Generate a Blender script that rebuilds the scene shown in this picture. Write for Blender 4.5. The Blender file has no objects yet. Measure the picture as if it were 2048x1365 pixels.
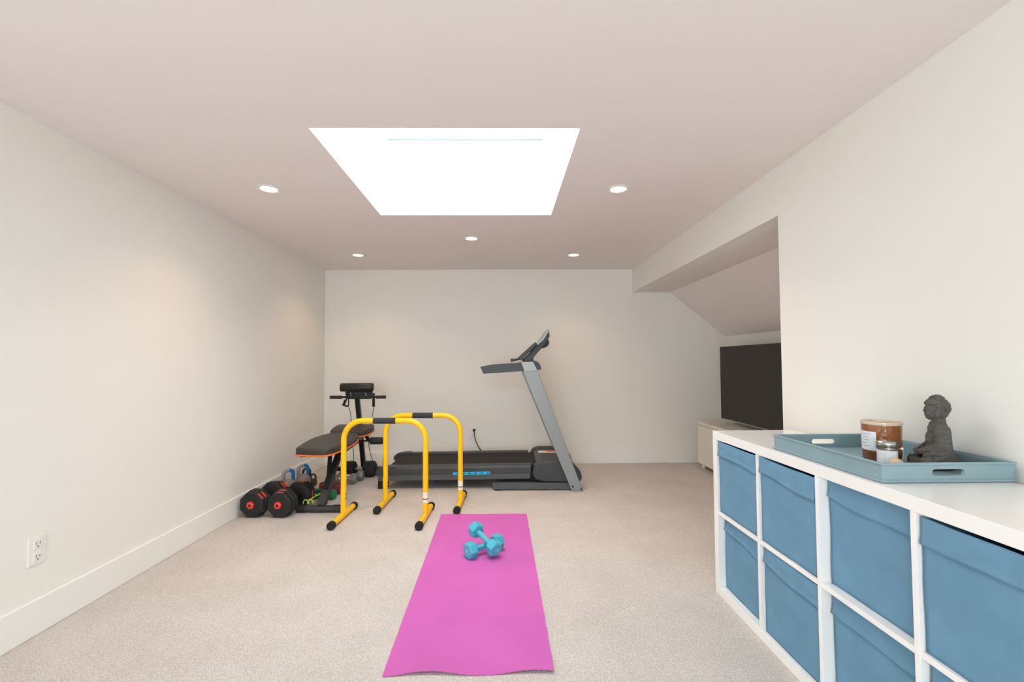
import bpy, bmesh, math, random
from mathutils import Vector, Matrix, noise
random.seed(7)
C = bpy.context.scene.collection
SC = bpy.context.scene
PI = math.pi

# ------------------------------------------------------------------ camera
def make_camera():
    f, yaw, pitch, roll, cx, cy, h = 917.668, .01295, .0342, -.00515, 1015.302, 691.815, 1.1123
    F = Vector((math.sin(yaw)*math.cos(pitch), math.cos(yaw)*math.cos(pitch), math.sin(pitch)))
    R = Vector((math.cos(yaw), -math.sin(yaw), 0)); U = R.cross(F)
    c, s = math.cos(roll), math.sin(roll)
    R2 = R*c+U*s; U2 = U*c-R*s
    cd = bpy.data.cameras.new('camera'); cam = bpy.data.objects.new('camera', cd); C.objects.link(cam)
    m = Matrix((R2, U2, -F)).transposed().to_4x4(); m.translation = (0, 0, h)
    cam.matrix_world = m
    cd.sensor_fit = 'HORIZONTAL'; cd.sensor_width = 36; cd.lens = f/2048*36
    cd.shift_x = (1024-cx)/2048; cd.shift_y = (cy-682.5)/2048
    cd.clip_start = .02
    SC.camera = cam
make_camera()

# ------------------------------------------------------------------ world, daylight, exposure
SKY = 12.7
w = bpy.data.worlds.new('daylight'); SC.world = w; w.use_nodes = True
bg = w.node_tree.nodes['Background']; bg.inputs[0].default_value = (.865, .945, 1.0, 1); bg.inputs[1].default_value = SKY
def portal(loc, sx, sy, rot):
    l = bpy.data.lights.new('daylight_portal', 'AREA'); l.shape = 'RECTANGLE'; l.size = sx; l.size_y = sy
    l.cycles.is_portal = True
    o = bpy.data.objects.new('daylight_portal', l); C.objects.link(o); o.location = loc; o.rotation_euler = rot
portal((-.242, 2.54, 2.74), 1.12, 1.12, (0, 0, 0))
portal((-.575, -2.16, 1.05), 2.05, 1.4, (PI/2, 0, 0))   # for the unseen rear window, added to light the room from behind
LAMP_W = 2.2
SC.view_settings.view_transform = 'Standard'; SC.view_settings.look = 'None'
SC.view_settings.gamma = 1; SC.view_settings.use_curve_mapping = False
SC.view_settings.exposure = 0.0
SC.cycles.max_bounces = 14; SC.cycles.diffuse_bounces = 8; SC.cycles.transparent_max_bounces = 12
SC.cycles.caustics_reflective = False; SC.cycles.caustics_refractive = False
SC.cycles.use_denoising = True
SC.cycles.sample_clamp_indirect = 8

# ------------------------------------------------------------------ materials
def lin(c):
    return tuple(((v/255)/12.92 if v/255 <= .04045 else ((v/255+.055)/1.055)**2.4) for v in c)+(1,)
def mat(name, col, rough=.5, metal=0, spec=.5, bump=None, var=None, coat=0, trans=0, ior=1.45, alpha=1):
    """col in sRGB 0-255; bump=(scale,strength[,detail]); var=(scale,amount) tone variation."""
    m = bpy.data.materials.new(name); m.use_nodes = True
    nt = m.node_tree; b = nt.nodes['Principled BSDF']
    b.inputs['Base Color'].default_value = lin(col); b.inputs['Roughness'].default_value = rough
    b.inputs['Metallic'].default_value = metal; b.inputs['Specular IOR Level'].default_value = spec
    b.inputs['Coat Weight'].default_value = coat; b.inputs['Transmission Weight'].default_value = trans
    b.inputs['IOR'].default_value = ior; b.inputs['Alpha'].default_value = alpha
    tc = nt.nodes.new('ShaderNodeTexCoord')
    if var:
        n = nt.nodes.new('ShaderNodeTexNoise'); n.inputs['Scale'].default_value = var[0]; n.inputs['Detail'].default_value = 5
        r = nt.nodes.new('ShaderNodeValToRGB'); c0 = lin(col)
        r.color_ramp.elements[0].position = .3; r.color_ramp.elements[1].position = .7
        r.color_ramp.elements[0].color = tuple(v*(1-var[1]) for v in c0[:3])+(1,)
        r.color_ramp.elements[1].color = tuple(min(1, v*(1+var[1])) for v in c0[:3])+(1,)
        nt.links.new(tc.outputs['Object'], n.inputs['Vector']); nt.links.new(n.outputs['Fac'], r.inputs[0])
        nt.links.new(r.outputs[0], b.inputs['Base Color'])
    if bump:
        n2 = nt.nodes.new('ShaderNodeTexNoise'); n2.inputs['Scale'].default_value = bump[0]
        n2.inputs['Detail'].default_value = bump[2] if len(bump) > 2 else 3
        bp = nt.nodes.new('ShaderNodeBump'); bp.inputs['Strength'].default_value = bump[1]; bp.inputs['Distance'].default_value = .002
        nt.links.new(tc.outputs['Object'], n2.inputs['Vector']); nt.links.new(n2.outputs['Fac'], bp.inputs['Height'])
        nt.links.new(bp.outputs[0], b.inputs['Normal'])
    return m
def emis(name, col, s):
    m = bpy.data.materials.new(name); m.use_nodes = True; b = m.node_tree.nodes['Principled BSDF']
    b.inputs['Base Color'].default_value = (1, 1, 1, 1)
    b.inputs['Emission Color'].default_value = lin(col); b.inputs['Emission Strength'].default_value = s
    return m
def thin_glass(name, tint=(255, 255, 255), gloss=.08):
    m = bpy.data.materials.new(name); m.use_nodes = True; nt = m.node_tree; nt.nodes.clear()
    o = nt.nodes.new('ShaderNodeOutputMaterial'); t = nt.nodes.new('ShaderNodeBsdfTransparent'); g = nt.nodes.new('ShaderNodeBsdfGlossy')
    t.inputs[0].default_value = lin(tint); g.inputs['Roughness'].default_value = .03
    mx = nt.nodes.new('ShaderNodeMixShader'); mx.inputs[0].default_value = gloss
    nt.links.new(t.outputs[0], mx.inputs[1]); nt.links.new(g.outputs[0], mx.inputs[2]); nt.links.new(mx.outputs[0], o.inputs[0])
    return m

M = {}
M['wall'] = mat('wall_paint', (237, 235, 229), .85, spec=.2, bump=(90, .12))
M['ceil'] = mat('ceiling_paint', (236, 229, 226), .9, spec=.15, bump=(90, .1))
M['trim'] = mat('trim_paint', (240, 239, 235), .4, spec=.4, bump=(40, .03))
M['shaft'] = mat('shaft_paint', (246, 247, 247), .8, spec=.2)
M['white_laminate'] = mat('white_gloss_laminate', (245, 243, 240), .16, spec=.5, bump=(6, .02))
M['fabric'] = mat('blue_canvas', (112, 153, 180), .92, spec=.15, bump=(900, .5), var=(9, .07))
M['fabric_in'] = mat('blue_canvas_lining', (80, 112, 138), .95, spec=.1, bump=(900, .4))
M['tray'] = mat('teal_lacquer', (136, 162, 170), .32, spec=.5, bump=(60, .05), var=(14, .03))
M['stone'] = mat('grey_cast_stone', (98, 94, 90), .85, spec=.3, bump=(420, .9, 6), var=(60, .16))
M['amber'] = mat('amber_glass', (150, 92, 55), .07, spec=.6, coat=.6, var=(12, .06))
M['amber_in'] = mat('amber_wax_glass', (112, 62, 38), .12, coat=.5)
M['rim'] = mat('pale_rim_glass', (214, 194, 172), .1, coat=.6)
M['wax'] = mat('cream_wax', (214, 190, 160), .55, spec=.4)
M['paper'] = mat('label_paper', (232, 235, 240), .7)
M['ink'] = mat('label_ink', (176, 178, 184), .8)
M['jarwax'] = mat('white_wax', (252, 252, 252), .35, coat=.3)
M['jarglass'] = thin_glass('clear_jar_glass', (255, 255, 255), .03)
M['steel'] = mat('brushed_steel', (186, 186, 182), .28, metal=1, bump=(200, .05))
M['chrome'] = mat('chrome', (215, 216, 218), .12, metal=1)
M['wood'] = mat('pale_wood', (226, 198, 160), .6, var=(40, .1), bump=(120, .1))
M['yellow'] = mat('yellow_powdercoat', (250, 196, 10), .33, spec=.5, bump=(150, .03))
M['rubber'] = mat('black_rubber', (38, 37, 36), .75, spec=.3, bump=(220, .15))
M['foam'] = mat('charcoal_foam', (62, 63, 66), .9, spec=.15, bump=(500, .4))
M['sticker'] = mat('cream_sticker', (238, 230, 205), .5)
M['black'] = mat('black_paint', (30, 30, 31), .45, spec=.4, bump=(180, .06))
M['blacksoft'] = mat('black_vinyl_plate', (40, 40, 40), .55, spec=.35, bump=(260, .25), var=(30, .12))
M['dim'] = mat('charcoal_powdercoat', (58, 58, 58), .5, spec=.4, bump=(180, .06))
M['black_vinyl'] = mat('black_vinyl', (40, 37, 35), .4, spec=.45, bump=(300, .2))
M['vinyl'] = mat('charcoal_vinyl', (61, 58, 55), .48, spec=.45, bump=(300, .25), var=(6, .05))
M['orange'] = mat('orange_piping', (236, 118, 40), .5)
M['red'] = mat('red_orange_plastic', (232, 72, 50), .4)
M['mat'] = mat('magenta_pvc', (205, 102, 182), .72, spec=.25, bump=(420, .5), var=(3, .05))
M['turq'] = mat('turquoise_vinyl', (74, 178, 196), .38, spec=.45, bump=(300, .08))
M['white_print'] = mat('pale_print', (170, 205, 228), .6)
M['tm_dark'] = mat('graphite_plastic', (61, 63, 66), .45, spec=.45, bump=(240, .12))
M['tm_mid'] = mat('slate_plastic', (82, 84, 87), .42, spec=.45, bump=(240, .1))
M['tm_grey'] = mat('silver_grey_paint', (140, 144, 146), .4, spec=.45, metal=.15, bump=(150, .04))
M['tm_silver'] = mat('silver_bracket', (160, 163, 165), .4, metal=.1)
M['tm_belt'] = mat('belt_rubber', (48, 45, 43), .8, spec=.25, bump=(500, .4))
M['cyan'] = mat('cyan_decal', (20, 182, 226), .4)
M['navy'] = mat('navy_decal', (16, 38, 60), .5)
M['white_plastic'] = mat('white_plastic', (236, 234, 230), .35, spec=.4)
M['slot'] = mat('socket_slot', (60, 56, 52), .6)
M['screen'] = mat('dark_screen', (44, 39, 34), .3, spec=.3)
M['bezel'] = mat('screen_bezel', (42, 38, 36), .35)
M['satin'] = mat('satin_metal', (176, 170, 160), .25, metal=1)
M['stand'] = mat('ivory_laminate', (228, 223, 212), .45, spec=.4, bump=(30, .03))
M['kb_blue'] = mat('blue_plastic', (28, 118, 196), .4, spec=.45)
M['kb_grey'] = mat('grey_vinyl', (150, 146, 140), .5)
M['kb_olive'] = mat('olive_iron', (74, 68, 58), .5, spec=.4, bump=(200, .2))
M['maroon'] = mat('maroon_vinyl', (122, 36, 44), .45, bump=(300, .1))
M['green'] = mat('green_vinyl', (22, 120, 84), .42, bump=(300, .1))
M['castgrey'] = mat('grey_enamel', (138, 138, 136), .36, spec=.5, metal=.3, bump=(120, .12))
M['lime'] = mat('lime_plastic', (196, 232, 90), .45)
M['glass'] = thin_glass('window_glass', (250, 252, 252), .05)
M['lens'] = emis('lamp_lens', (255, 238, 214), 16)
M['strap'] = mat('webbing', (46, 42, 38), .9, bump=(600, .5))

def carpet():
    m = bpy.data.materials.new('loop_carpet'); m.use_nodes = True; nt = m.node_tree; b = nt.nodes['Principled BSDF']
    b.inputs['Roughness'].default_value = 1; b.inputs['Specular IOR Level'].default_value = .05
    tc = nt.nodes.new('ShaderNodeTexCoord')
    mp = nt.nodes.new('ShaderNodeMapping'); mp.inputs['Rotation'].default_value = (0, 0, .6); mp.inputs['Scale'].default_value = (1, 1.15, 1)
    v = nt.nodes.new('ShaderNodeTexVoronoi'); v.inputs['Scale'].default_value = 170; v.inputs['Randomness'].default_value = .9
    n = nt.nodes.new('ShaderNodeTexNoise'); n.inputs['Scale'].default_value = 220; n.inputs['Detail'].default_value = 4
    nb = nt.nodes.new('ShaderNodeTexNoise'); nb.inputs['Scale'].default_value = 3.2; nb.inputs['Detail'].default_value = 4
    r = nt.nodes.new('ShaderNodeValToRGB')
    r.color_ramp.elements[0].position = .05; r.color_ramp.elements[0].color = lin((229, 224, 220))
    r.color_ramp.elements[1].position = .62; r.color_ramp.elements[1].color = lin((199, 190, 184))
    r2 = nt.nodes.new('ShaderNodeValToRGB')
    r2.color_ramp.elements[0].position = .3; r2.color_ramp.elements[0].color = (.90, .90, .90, 1)
    r2.color_ramp.elements[1].position = .7; r2.color_ramp.elements[1].color = (1.07, 1.065, 1.06, 1)
    r3 = nt.nodes.new('ShaderNodeValToRGB')
    r3.color_ramp.elements[0].position = .35; r3.color_ramp.elements[0].color = (.96, .95, .945, 1)
    r3.color_ramp.elements[1].position = .65; r3.color_ramp.elements[1].color = (1.03, 1.03, 1.03, 1)
    m1 = nt.nodes.new('ShaderNodeMixRGB'); m1.blend_type = 'MULTIPLY'; m1.inputs[0].default_value = 1
    m2 = nt.nodes.new('ShaderNodeMixRGB'); m2.blend_type = 'MULTIPLY'; m2.inputs[0].default_value = 1
    bp = nt.nodes.new('ShaderNodeBump'); bp.inputs['Strength'].default_value = .6; bp.inputs['Distance'].default_value = .004; bp.invert = True
    L = nt.links.new
    L(tc.outputs['Object'], mp.inputs[0]); L(mp.outputs[0], v.inputs['Vector']); L(tc.outputs['Object'], n.inputs['Vector']); L(tc.outputs['Object'], nb.inputs['Vector'])
    L(v.outputs['Distance'], r.inputs[0]); L(n.outputs['Fac'], r2.inputs[0]); L(nb.outputs['Fac'], r3.inputs[0])
    L(r.outputs[0], m1.inputs[1]); L(r2.outputs[0], m1.inputs[2]); L(m1.outputs[0], m2.inputs[1]); L(r3.outputs[0], m2.inputs[2])
    L(m2.outputs[0], b.inputs['Base Color']); L(v.outputs['Distance'], bp.inputs['Height']); L(bp.outputs[0], b.inputs['Normal'])
    return m
M['carpet'] = carpet()

# ------------------------------------------------------------------ mesh helpers
def basis(d):
    d = d.normalized(); a = Vector((0, 0, 1)) if abs(d.z) < .9 else Vector((1, 0, 0))
    u = d.cross(a).normalized(); return u, d.cross(u).normalized()
class MB:
    def __init__(s): s.bm = bmesh.new()
    def _v(s, pts, T=None):
        return [s.bm.verts.new(T @ Vector(p) if T else Vector(p)) for p in pts]
    def box(s, x0, x1, y0, y1, z0, z1, T=None):
        v = s._v([(x, y, z) for x in (x0, x1) for y in (y0, y1) for z in (z0, z1)], T)
        for f in ((0, 1, 3, 2), (4, 6, 7, 5), (0, 4, 5, 1), (2, 3, 7, 6), (0, 2, 6, 4), (1, 5, 7, 3)): s.bm.faces.new([v[i] for i in f])
        return s
    def quad(s, pts): s.bm.faces.new(s._v(pts)); return s
    def rings(s, rings, cap0=True, cap1=True, closed=False):
        vs = [s._v(r) for r in rings]; n = len(vs[0]); k = len(vs)
        for i in range(k if closed else k-1):
            a, b = vs[i], vs[(i+1) % k]
            for j in range(n): s.bm.faces.new([a[j], a[(j+1) % n], b[(j+1) % n], b[j]])
        if not closed:
            if cap0: s.bm.faces.new(vs[0][::-1])
            if cap1: s.bm.faces.new(vs[-1])
        return s
    def cyl(s, p0, p1, r, n=20, r1=None, T=None, phase=0):
        p0, p1 = Vector(p0), Vector(p1)
        if T: p0, p1 = T @ p0, T @ p1
        u, v = basis(p1-p0); r1 = r if r1 is None else r1
        c = [(math.cos(2*PI*i/n+phase), math.sin(2*PI*i/n+phase)) for i in range(n)]
        return s.rings([[p0+u*a*r+v*b*r for a, b in c], [p1+u*a*r1+v*b*r1 for a, b in c]])
    def tube(s, pts, r, n=12, closed=False, rs=None):
        pts = [Vector(p) for p in pts]; k = len(pts); rg = []
        t0 = (pts[1]-pts[0]).normalized(); u, _ = basis(t0)
        for i, p in enumerate(pts):
            if closed: t = pts[(i+1) % k]-pts[i-1]
            elif i == 0: t = pts[1]-pts[0]
            elif i == k-1: t = pts[-1]-pts[-2]
            else: t = (pts[i+1]-p).normalized()+(p-pts[i-1]).normalized()
            t.normalize(); u = (u-t*u.dot(t)).normalized(); v = t.cross(u); q = rs[i] if rs else r
            rg.append([p+(u*math.cos(2*PI*j/n)+v*math.sin(2*PI*j/n))*q for j in range(n)])
        return s.rings(rg, closed=closed)
    def lathe(s, prof, c=(0, 0, 0), n=40, T=None, axis='z', closed=False):
        rg = []
        for r, z in prof:
            ring = []
            for j in range(n):
                a = 2*PI*j/n
                p = Vector((r*math.cos(a), r*math.sin(a), z)) if axis == 'z' else (Vector((z, r*math.cos(a), r*math.sin(a))) if axis == 'x' else Vector((r*math.sin(a), z, r*math.cos(a))))
                p = p+Vector(c); ring.append(T @ p if T else p)
            rg.append(ring)
        return s.rings(rg, closed=closed)
    def prism(s, poly, a0, a1, axis='y', T=None):
        """poly: (p,q) pairs; axis y -> (x,z), x -> (y,z), z -> (x,y)"""
        def P(p, a): return {'y': (p[0], a, p[1]), 'x': (a, p[0], p[1]), 'z': (p[0], p[1], a)}[axis]
        r = [[P(p, a) for p in poly] for a in (a0, a1)]
        if T: r = [[T @ Vector(p) for p in q] for q in r]
        return s.rings(r)
    def ell(s, c, rad, T=None, n=16, m=10):
        c = Vector(c); T = T or Matrix.Identity(4)
        rows = []
        for i in range(1, m):
            t = PI*i/m
            rows.append(s._v([T @ (c+Vector((rad[0]*math.sin(t)*math.cos(2*PI*j/n), rad[1]*math.sin(t)*math.sin(2*PI*j/n), rad[2]*math.cos(t)))) for j in range(n)]))
        top, bot = s._v([T @ (c+Vector((0, 0, rad[2]))), T @ (c-Vector((0, 0, rad[2])))])
        for j in range(n):
            s.bm.faces.new([top, rows[0][j], rows[0][(j+1) % n]]); s.bm.faces.new([bot, rows[-1][(j+1) % n], rows[-1][j]])
            for i in range(len(rows)-1): s.bm.faces.new([rows[i][j], rows[i+1][j], rows[i+1][(j+1) % n], rows[i][(j+1) % n]])
        return s
    def cap(s, p0, p1, r0, r1=None, n=14):
        """a limb: round-ended tapered capsule"""
        p0, p1 = Vector(p0), Vector(p1); r1 = r0 if r1 is None else r1
        d = (p1-p0); L = d.length; d.normalize(); pts = []; rs = []
        for k in range(5): a = PI/2*k/4.5; pts.append(p0-d*r0*math.cos(a+.05)); rs.append(max(r0*math.sin(a+.05), .0002))
        for k in range(5): a = PI/2*(1-k/4.5)if 0 else PI/2*k/4.5; pts.append(p1+d*r1*math.sin(a)); rs.append(max(r1*math.cos(a), .0002))
        return s.tube(pts, 0, n, rs=rs)
    def grid(s, nu, nv, fn):
        v = [s._v([fn(i/(nu-1), j/(nv-1)) for j in range(nv)]) for i in range(nu)]
        for i in range(nu-1):
            for j in range(nv-1): s.bm.faces.new([v[i][j], v[i+1][j], v[i+1][j+1], v[i][j+1]])
        return s
    def build(s, name, material, parent=None, smooth=35, bevel=0, seg=2, origin=None, label=None, T=None, split=False):
        if split:                      # each loose piece becomes a part of its own
            s.bm.verts.index_update(); seen = set(); out = []
            for v0 in list(s.bm.verts):
                if v0 in seen: continue
                st = [v0]; isl = []; seen.add(v0)
                while st:
                    v = st.pop(); isl.append(v)
                    for e in v.link_edges:
                        o_ = e.other_vert(v)
                        if o_ not in seen: seen.add(o_); st.append(o_)
                ids = set(isl); nb = MB(); mp = {v: nb.bm.verts.new(v.co) for v in isl}
                for f in {f for v in isl for f in v.link_faces}: nb.bm.faces.new([mp[v] for v in f.verts])
                out.append(nb.build(name, material, parent, smooth, bevel, seg, origin, label, T))
            return out
        if T: bmesh.ops.transform(s.bm, matrix=T, verts=s.bm.verts)
        bmesh.ops.recalc_face_normals(s.bm, faces=s.bm.faces)
        off = Vector(origin) if origin else Vector((0, 0, 0))
        if parent is not None:
            p = parent; off = Vector((0, 0, 0))
            while p: off += p.location; p = p.parent
        if off.length: bmesh.ops.translate(s.bm, vec=-off, verts=s.bm.verts)
        me = bpy.data.meshes.new(name); s.bm.to_mesh(me); s.bm.free()
        me.materials.append(material if not isinstance(material, str) else M[material])
        me.shade_smooth()
        if not bevel: me.set_sharp_from_angle(angle=math.radians(smooth))
        o = bpy.data.objects.new(name, me); C.objects.link(o)
        if parent is not None: o.parent = parent
        elif origin: o.location = origin
        if bevel:
            b = o.modifiers.new('bevel', 'BEVEL'); b.width = bevel; b.segments = seg; b.limit_method = 'ANGLE'; b.angle_limit = math.radians(30); b.harden_normals = True
        if label: o['label'] = label
        return o
def thing(name, label, cat, loc=(0, 0, 0), rz=0, group=None):
    o = bpy.data.objects.new(name, None); C.objects.link(o); o.location = loc; o.rotation_euler = (0, 0, rz); o.empty_display_size = .05
    return tag(o, label, cat, group)
def tag(o, label, cat, group=None):
    o['label'] = label; o['category'] = cat
    if group: o['group'] = group
    return o
def struct(o): o['kind'] = 'structure'; return o
def copy_tree(o, parent=None):
    c = o.copy(); C.objects.link(c)
    if parent: c.parent = parent
    for ch in list(o.children): copy_tree(ch, c)
    return c
def dup(root, loc, rot, label, group=None):
    r = copy_tree(root); r.location = loc
    r.rotation_euler = rot if not isinstance(rot, (int, float)) else (0, 0, rot)
    r['label'] = label
    if group: r['group'] = group
    return r
def spline(pts, n=8):
    P = [Vector(p) for p in pts]; P = [P[0]*2-P[1]]+P+[P[-1]*2-P[-2]]; out = []
    for i in range(1, len(P)-2):
        for k in range(n):
            t = k/n; a, b, c, d = P[i-1:i+3]
            out.append(.5*((2*b)+(c-a)*t+(2*a-5*b+4*c-d)*t*t+(3*b-a-3*c+d)*t**3))
    out.append(P[-2]); return out
def text_mesh(txt, size, T, name, material, parent, depth=.0004):
    cu = bpy.data.curves.new('t', 'FONT'); cu.body = txt; cu.size = size; cu.align_x = 'CENTER'; cu.align_y = 'CENTER'; cu.extrude = depth
    to = bpy.data.objects.new('t', cu); C.objects.link(to)
    dg = bpy.context.evaluated_depsgraph_get(); me = bpy.data.meshes.new_from_object(to.evaluated_get(dg)); bpy.data.objects.remove(to); bpy.data.curves.remove(cu)
    me.transform(T); me.materials.clear(); me.materials.append(M[material]); me.name = name
    o = bpy.data.objects.new(name, me); C.objects.link(o); o.parent = parent
    return o

# ------------------------------------------------------------------ room shell
XL, XR, YB, YF, ZC = -1.924, 1.440, 5.011, -2.15, 2.121
XA, YO, ZH = 2.457, 2.345, 1.864          # alcove side wall, opening edge, header soffit
SX0, SX1, SY0, SY1 = -.826, .344, 1.952, 3.130
T_ = .12
struct(MB().box(XL-T_, XA+T_, YF-T_, YB+T_, -.1, 0).build('floor', 'carpet'))
SKYLIGHTS = [(SY0, SY1)]
b = MB()
b.box(XL-T_, SX0, YF-T_, YB+T_, ZC, ZC+.12); b.box(SX1, XR+T_, YF-T_, YB+T_, ZC, ZC+.12)
for q0, q1 in ((YF-T_, SY0), (SY1, YB+T_)): b.box(SX0, SX1, q0, q1, ZC, ZC+.12)
struct(b.build('ceiling', 'ceil', smooth=20))
struct(MB().box(XL-T_, XL, YF, YB+T_, 0, ZC).build('wall_left', 'wall'))
struct(MB().box(XL, XA+T_, YB, YB+T_, 0, ZC).build('wall_back', 'wall'))
b = MB(); b.box(XR, XR+T_, YF, YO, 0, ZC); b.box(XR, XR+T_, YO, YB, ZH, ZC)
struct(b.build('wall_right', 'wall', smooth=20))
# rear wall, behind the camera, with a wide unseen window added for its light
WX0, WX1, WZ0, WZ1 = -1.60, .45, .35, 1.75
b = MB(); y0, y1 = YF-T_, YF
b.box(XL-T_, WX0, y0, y1, 0, ZC); b.box(WX1, XR+T_, y0, y1, 0, ZC); b.box(WX0, WX1, y0, y1, 0, WZ0); b.box(WX0, WX1, y0, y1, WZ1, ZC)
struct(b.build('wall_rear', 'wall', smooth=20))
b = MB()
for x in (WX0, (WX0+WX1)/2-.025, WX1-.05): b.box(x, x+.05, YF-.09, YF-.04, WZ0, WZ1)
for z in (WZ0, WZ1-.05): b.box(WX0, WX1, YF-.09, YF-.04, z, z+.05)
added_win = struct(b.build('window_2', 'trim'))
MB().box(WX0+.04, WX1-.04, YF-.07, YF-.064, WZ0+.04, WZ1-.04).build('pane', 'glass', added_win)
# alcove
struct(MB().box(XA, XA+T_, YO-.1, YB, 0, 1.60).build('wall_alcove', 'wall'))
struct(MB().box(XR+T_, XA+T_, YO-.22, YO-.1, 0, ZC).build('wall_alcove_end', 'wall'))
sof = [(XR+T_, ZH), (1.855, ZH), (XA, 1.372), (XA+T_, 1.274), (XA+T_, 1.60), (1.90, ZC), (XR+T_, ZC)]
struct(MB().prism(sof, YO-.1, YB, 'y').build('ceiling_alcove', 'ceil', smooth=10))
# skylight shaft and window
def ring_frame(b, x0, x1, y0, y1, wd, z0, z1):
    b.box(x0, x0+wd, y0, y1, z0, z1); b.box(x1-wd, x1, y0, y1, z0, z1)
    b.box(x0+wd, x1-wd, y0, y0+wd, z0, z1); b.box(x0+wd, x1-wd, y1-wd, y1, z0, z1)
gasket = mat('grey_gasket', (112, 122, 122), .6)
for n_, (a0, a1) in enumerate(SKYLIGHTS, 1):
    b = MB(); zt = 2.80; t = .08
    b.box(SX0-t, SX0, a0-t, a1+t, ZC+.12, zt); b.box(SX1, SX1+t, a0-t, a1+t, ZC+.12, zt)
    b.box(SX0, SX1, a0-t, a0, ZC+.12, zt); b.box(SX0, SX1, a1, a1+t, ZC+.12, zt)
    struct(b.build('trim_%d' % n_, 'shaft', smooth=20))
    b = MB(); ring_frame(b, SX0+.002, SX1-.002, a0+.002, a1-.002, .022, 2.655, 2.73)
    win = struct(b.build('window_%d' % n_, 'trim'))
    b = MB(); ring_frame(b, SX0+.024, SX1-.024, a0+.024, a1-.024, .05, 2.69, 2.725); b.build('sash', 'trim', win)
    MB().box(SX0+.05, SX1-.05, a0+.05, a1-.05, 2.705, 2.711).build('pane', 'glass', win)
    MB().box(SX0+.05, SX1-.05, a1-.021, a1-.012, 2.637, 2.6430).build('gasket', gasket, win)
# baseboards
def baseboard(name, boxes):
    b = MB()
    for q in boxes: b.box(*q)
    return struct(b.build(name, 'trim', bevel=.004))
baseboard('baseboard_left', [(XL, XL+.015, YF, YB, 0, .146)])
baseboard('baseboard_back', [(XL+.015, XA-.015, YB-.015, YB, 0, .146)])
baseboard('baseboard_right', [(XR-.015, XR, YF, YO, 0, .146)])
baseboard('baseboard_alcove', [(XA-.015, XA, YO, YB-.015, 0, .146)])
baseboard('baseboard_rear', [(XL+.015, XR-.015, YF, YF+.015, 0, .146)])

# ------------------------------------------------------------------ recessed lights
def make_light():
    t = thing('recessed_light', '', 'ceiling light', (0, 0, 0))
    MB().lathe([(.045, .0), (.066, .0), (.068, -.002), (.066, -.005), (.050, -.006), (.045, -.003)], n=40, closed=True).build('trim_ring', 'white_plastic', t, smooth=50)
    MB().lathe([(.0005, -.0018), (.044, -.0018), (.044, -.0004), (.0005, -.0004)], n=32).build('lens', 'lens', t)
    l = bpy.data.lights.new('lamp_glow', 'AREA'); l.shape = 'DISK'; l.size = .085; l.energy = LAMP_W; l.color = (1, .62, .33); l.spread = math.radians(118)
    lo = bpy.data.objects.new('lamp_glow', l); C.objects.link(lo); lo.parent = t; lo.location = (0, 0, -.008)
    return t
l0 = make_light()
LP = [(-1.346, 2.645, 'recessed ceiling light left of the skylight, near the long bare wall'),
      (.688, 2.65, 'recessed ceiling light right of the skylight, on the side of the alcove'),
      (-.245, 3.727, 'recessed ceiling light beyond the far skylight edge, alone in the middle'),
      (-1.350, 4.305, 'recessed ceiling light in the far left corner, above the weight bench'),
      (.686, 4.315, 'recessed ceiling light near the back wall, above the front end of the treadmill')]
for i, (x, y, lab) in enumerate(LP):
    o = l0 if i == 0 else copy_tree(l0)
    o.location = (x, y, ZC); o['label'] = 'lit round '+lab; o['group'] = 'recessed ceiling lights'

# ------------------------------------------------------------------ wall outlets
def outlet(loc, rz, label):
    t = thing('wall_outlet', label, 'outlet', loc, 0, 'wall outlets')
    MB().box(-.036, .036, -.006, 0, -.058, .058).build('cover_plate', 'white_plastic', t, bevel=.002).location = (0, 0, 0)
    b = MB()
    for z in (.026, -.026): b.box(-.017, .017, -.009, -.005, z-.020, z+.020)
    b.build('receptacle', 'white_plastic', t, bevel=.003, split=True)
    b = MB()
    for z in (.026, -.026):
        b.box(-.0085, -.0065, -.0096, -.0088, z-.002, z+.009); b.box(.0065, .0085, -.0096, -.0088, z-.002, z+.007); b.cyl((0, -.0088, z-.010), (0, -.0096, z-.010), .003, 10)
    b.build('slot', 'slot', t, split=True)
    for c in t.children:
        c.location = (0, 0, 0)
    t.rotation_euler = (0, 0, rz)
    return t
# children are built around the world origin, so shift them back after parenting
_old_outlet = outlet
def outlet(loc, rz, label):
    t = _old_outlet((0, 0, 0), rz, label); t.location = loc; return t
outlet((XL, 1.944, .344), PI/2, 'white double outlet plate on the left wall, nearest the camera, empty')
outlet((-.322, YB, .345), 0, 'white double outlet plate on the back wall with a black cord plugged in')
outlet((XL, 4.735, .374), PI/2, 'white outlet plate low on the left wall beside the weight bench')

# ------------------------------------------------------------------ shelving unit and fabric bins
KX, KY1, KH, KD = 1.026, 2.2378, .77, .388
KY0 = KY1-1.47; KX1 = KX+KD
kal = thing('shelving_unit', 'low white glossy cube shelving unit along the right wall holding blue fabric bins', 'shelving unit', ((KX+KX1)/2, (KY0+KY1)/2, 0))
MB().box(KX, KX1, KY0, KY1, KH-.038, KH).build('top_panel', 'white_laminate', kal, bevel=.0015)
MB().box(KX, KX1, KY0, KY1, .0, .038).build('bottom_panel', 'white_laminate', kal, bevel=.0015)
for y in (KY0, KY1-.038): MB().box(KX, KX1, y, y+.038, .038, KH-.038).build('side_panel', 'white_laminate', kal, bevel=.0012)
cell = (1.47-.076-.048)/4
ys = []
y = KY1-.038
for k in range(4):
    ys.append((y-cell, y))
    if k < 3: MB().box(KX+.001, KX1, y-cell-.016, y-cell, .038, KH-.038).build('divider', 'white_laminate', kal, bevel=.001)
    y -= cell+.016
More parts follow.
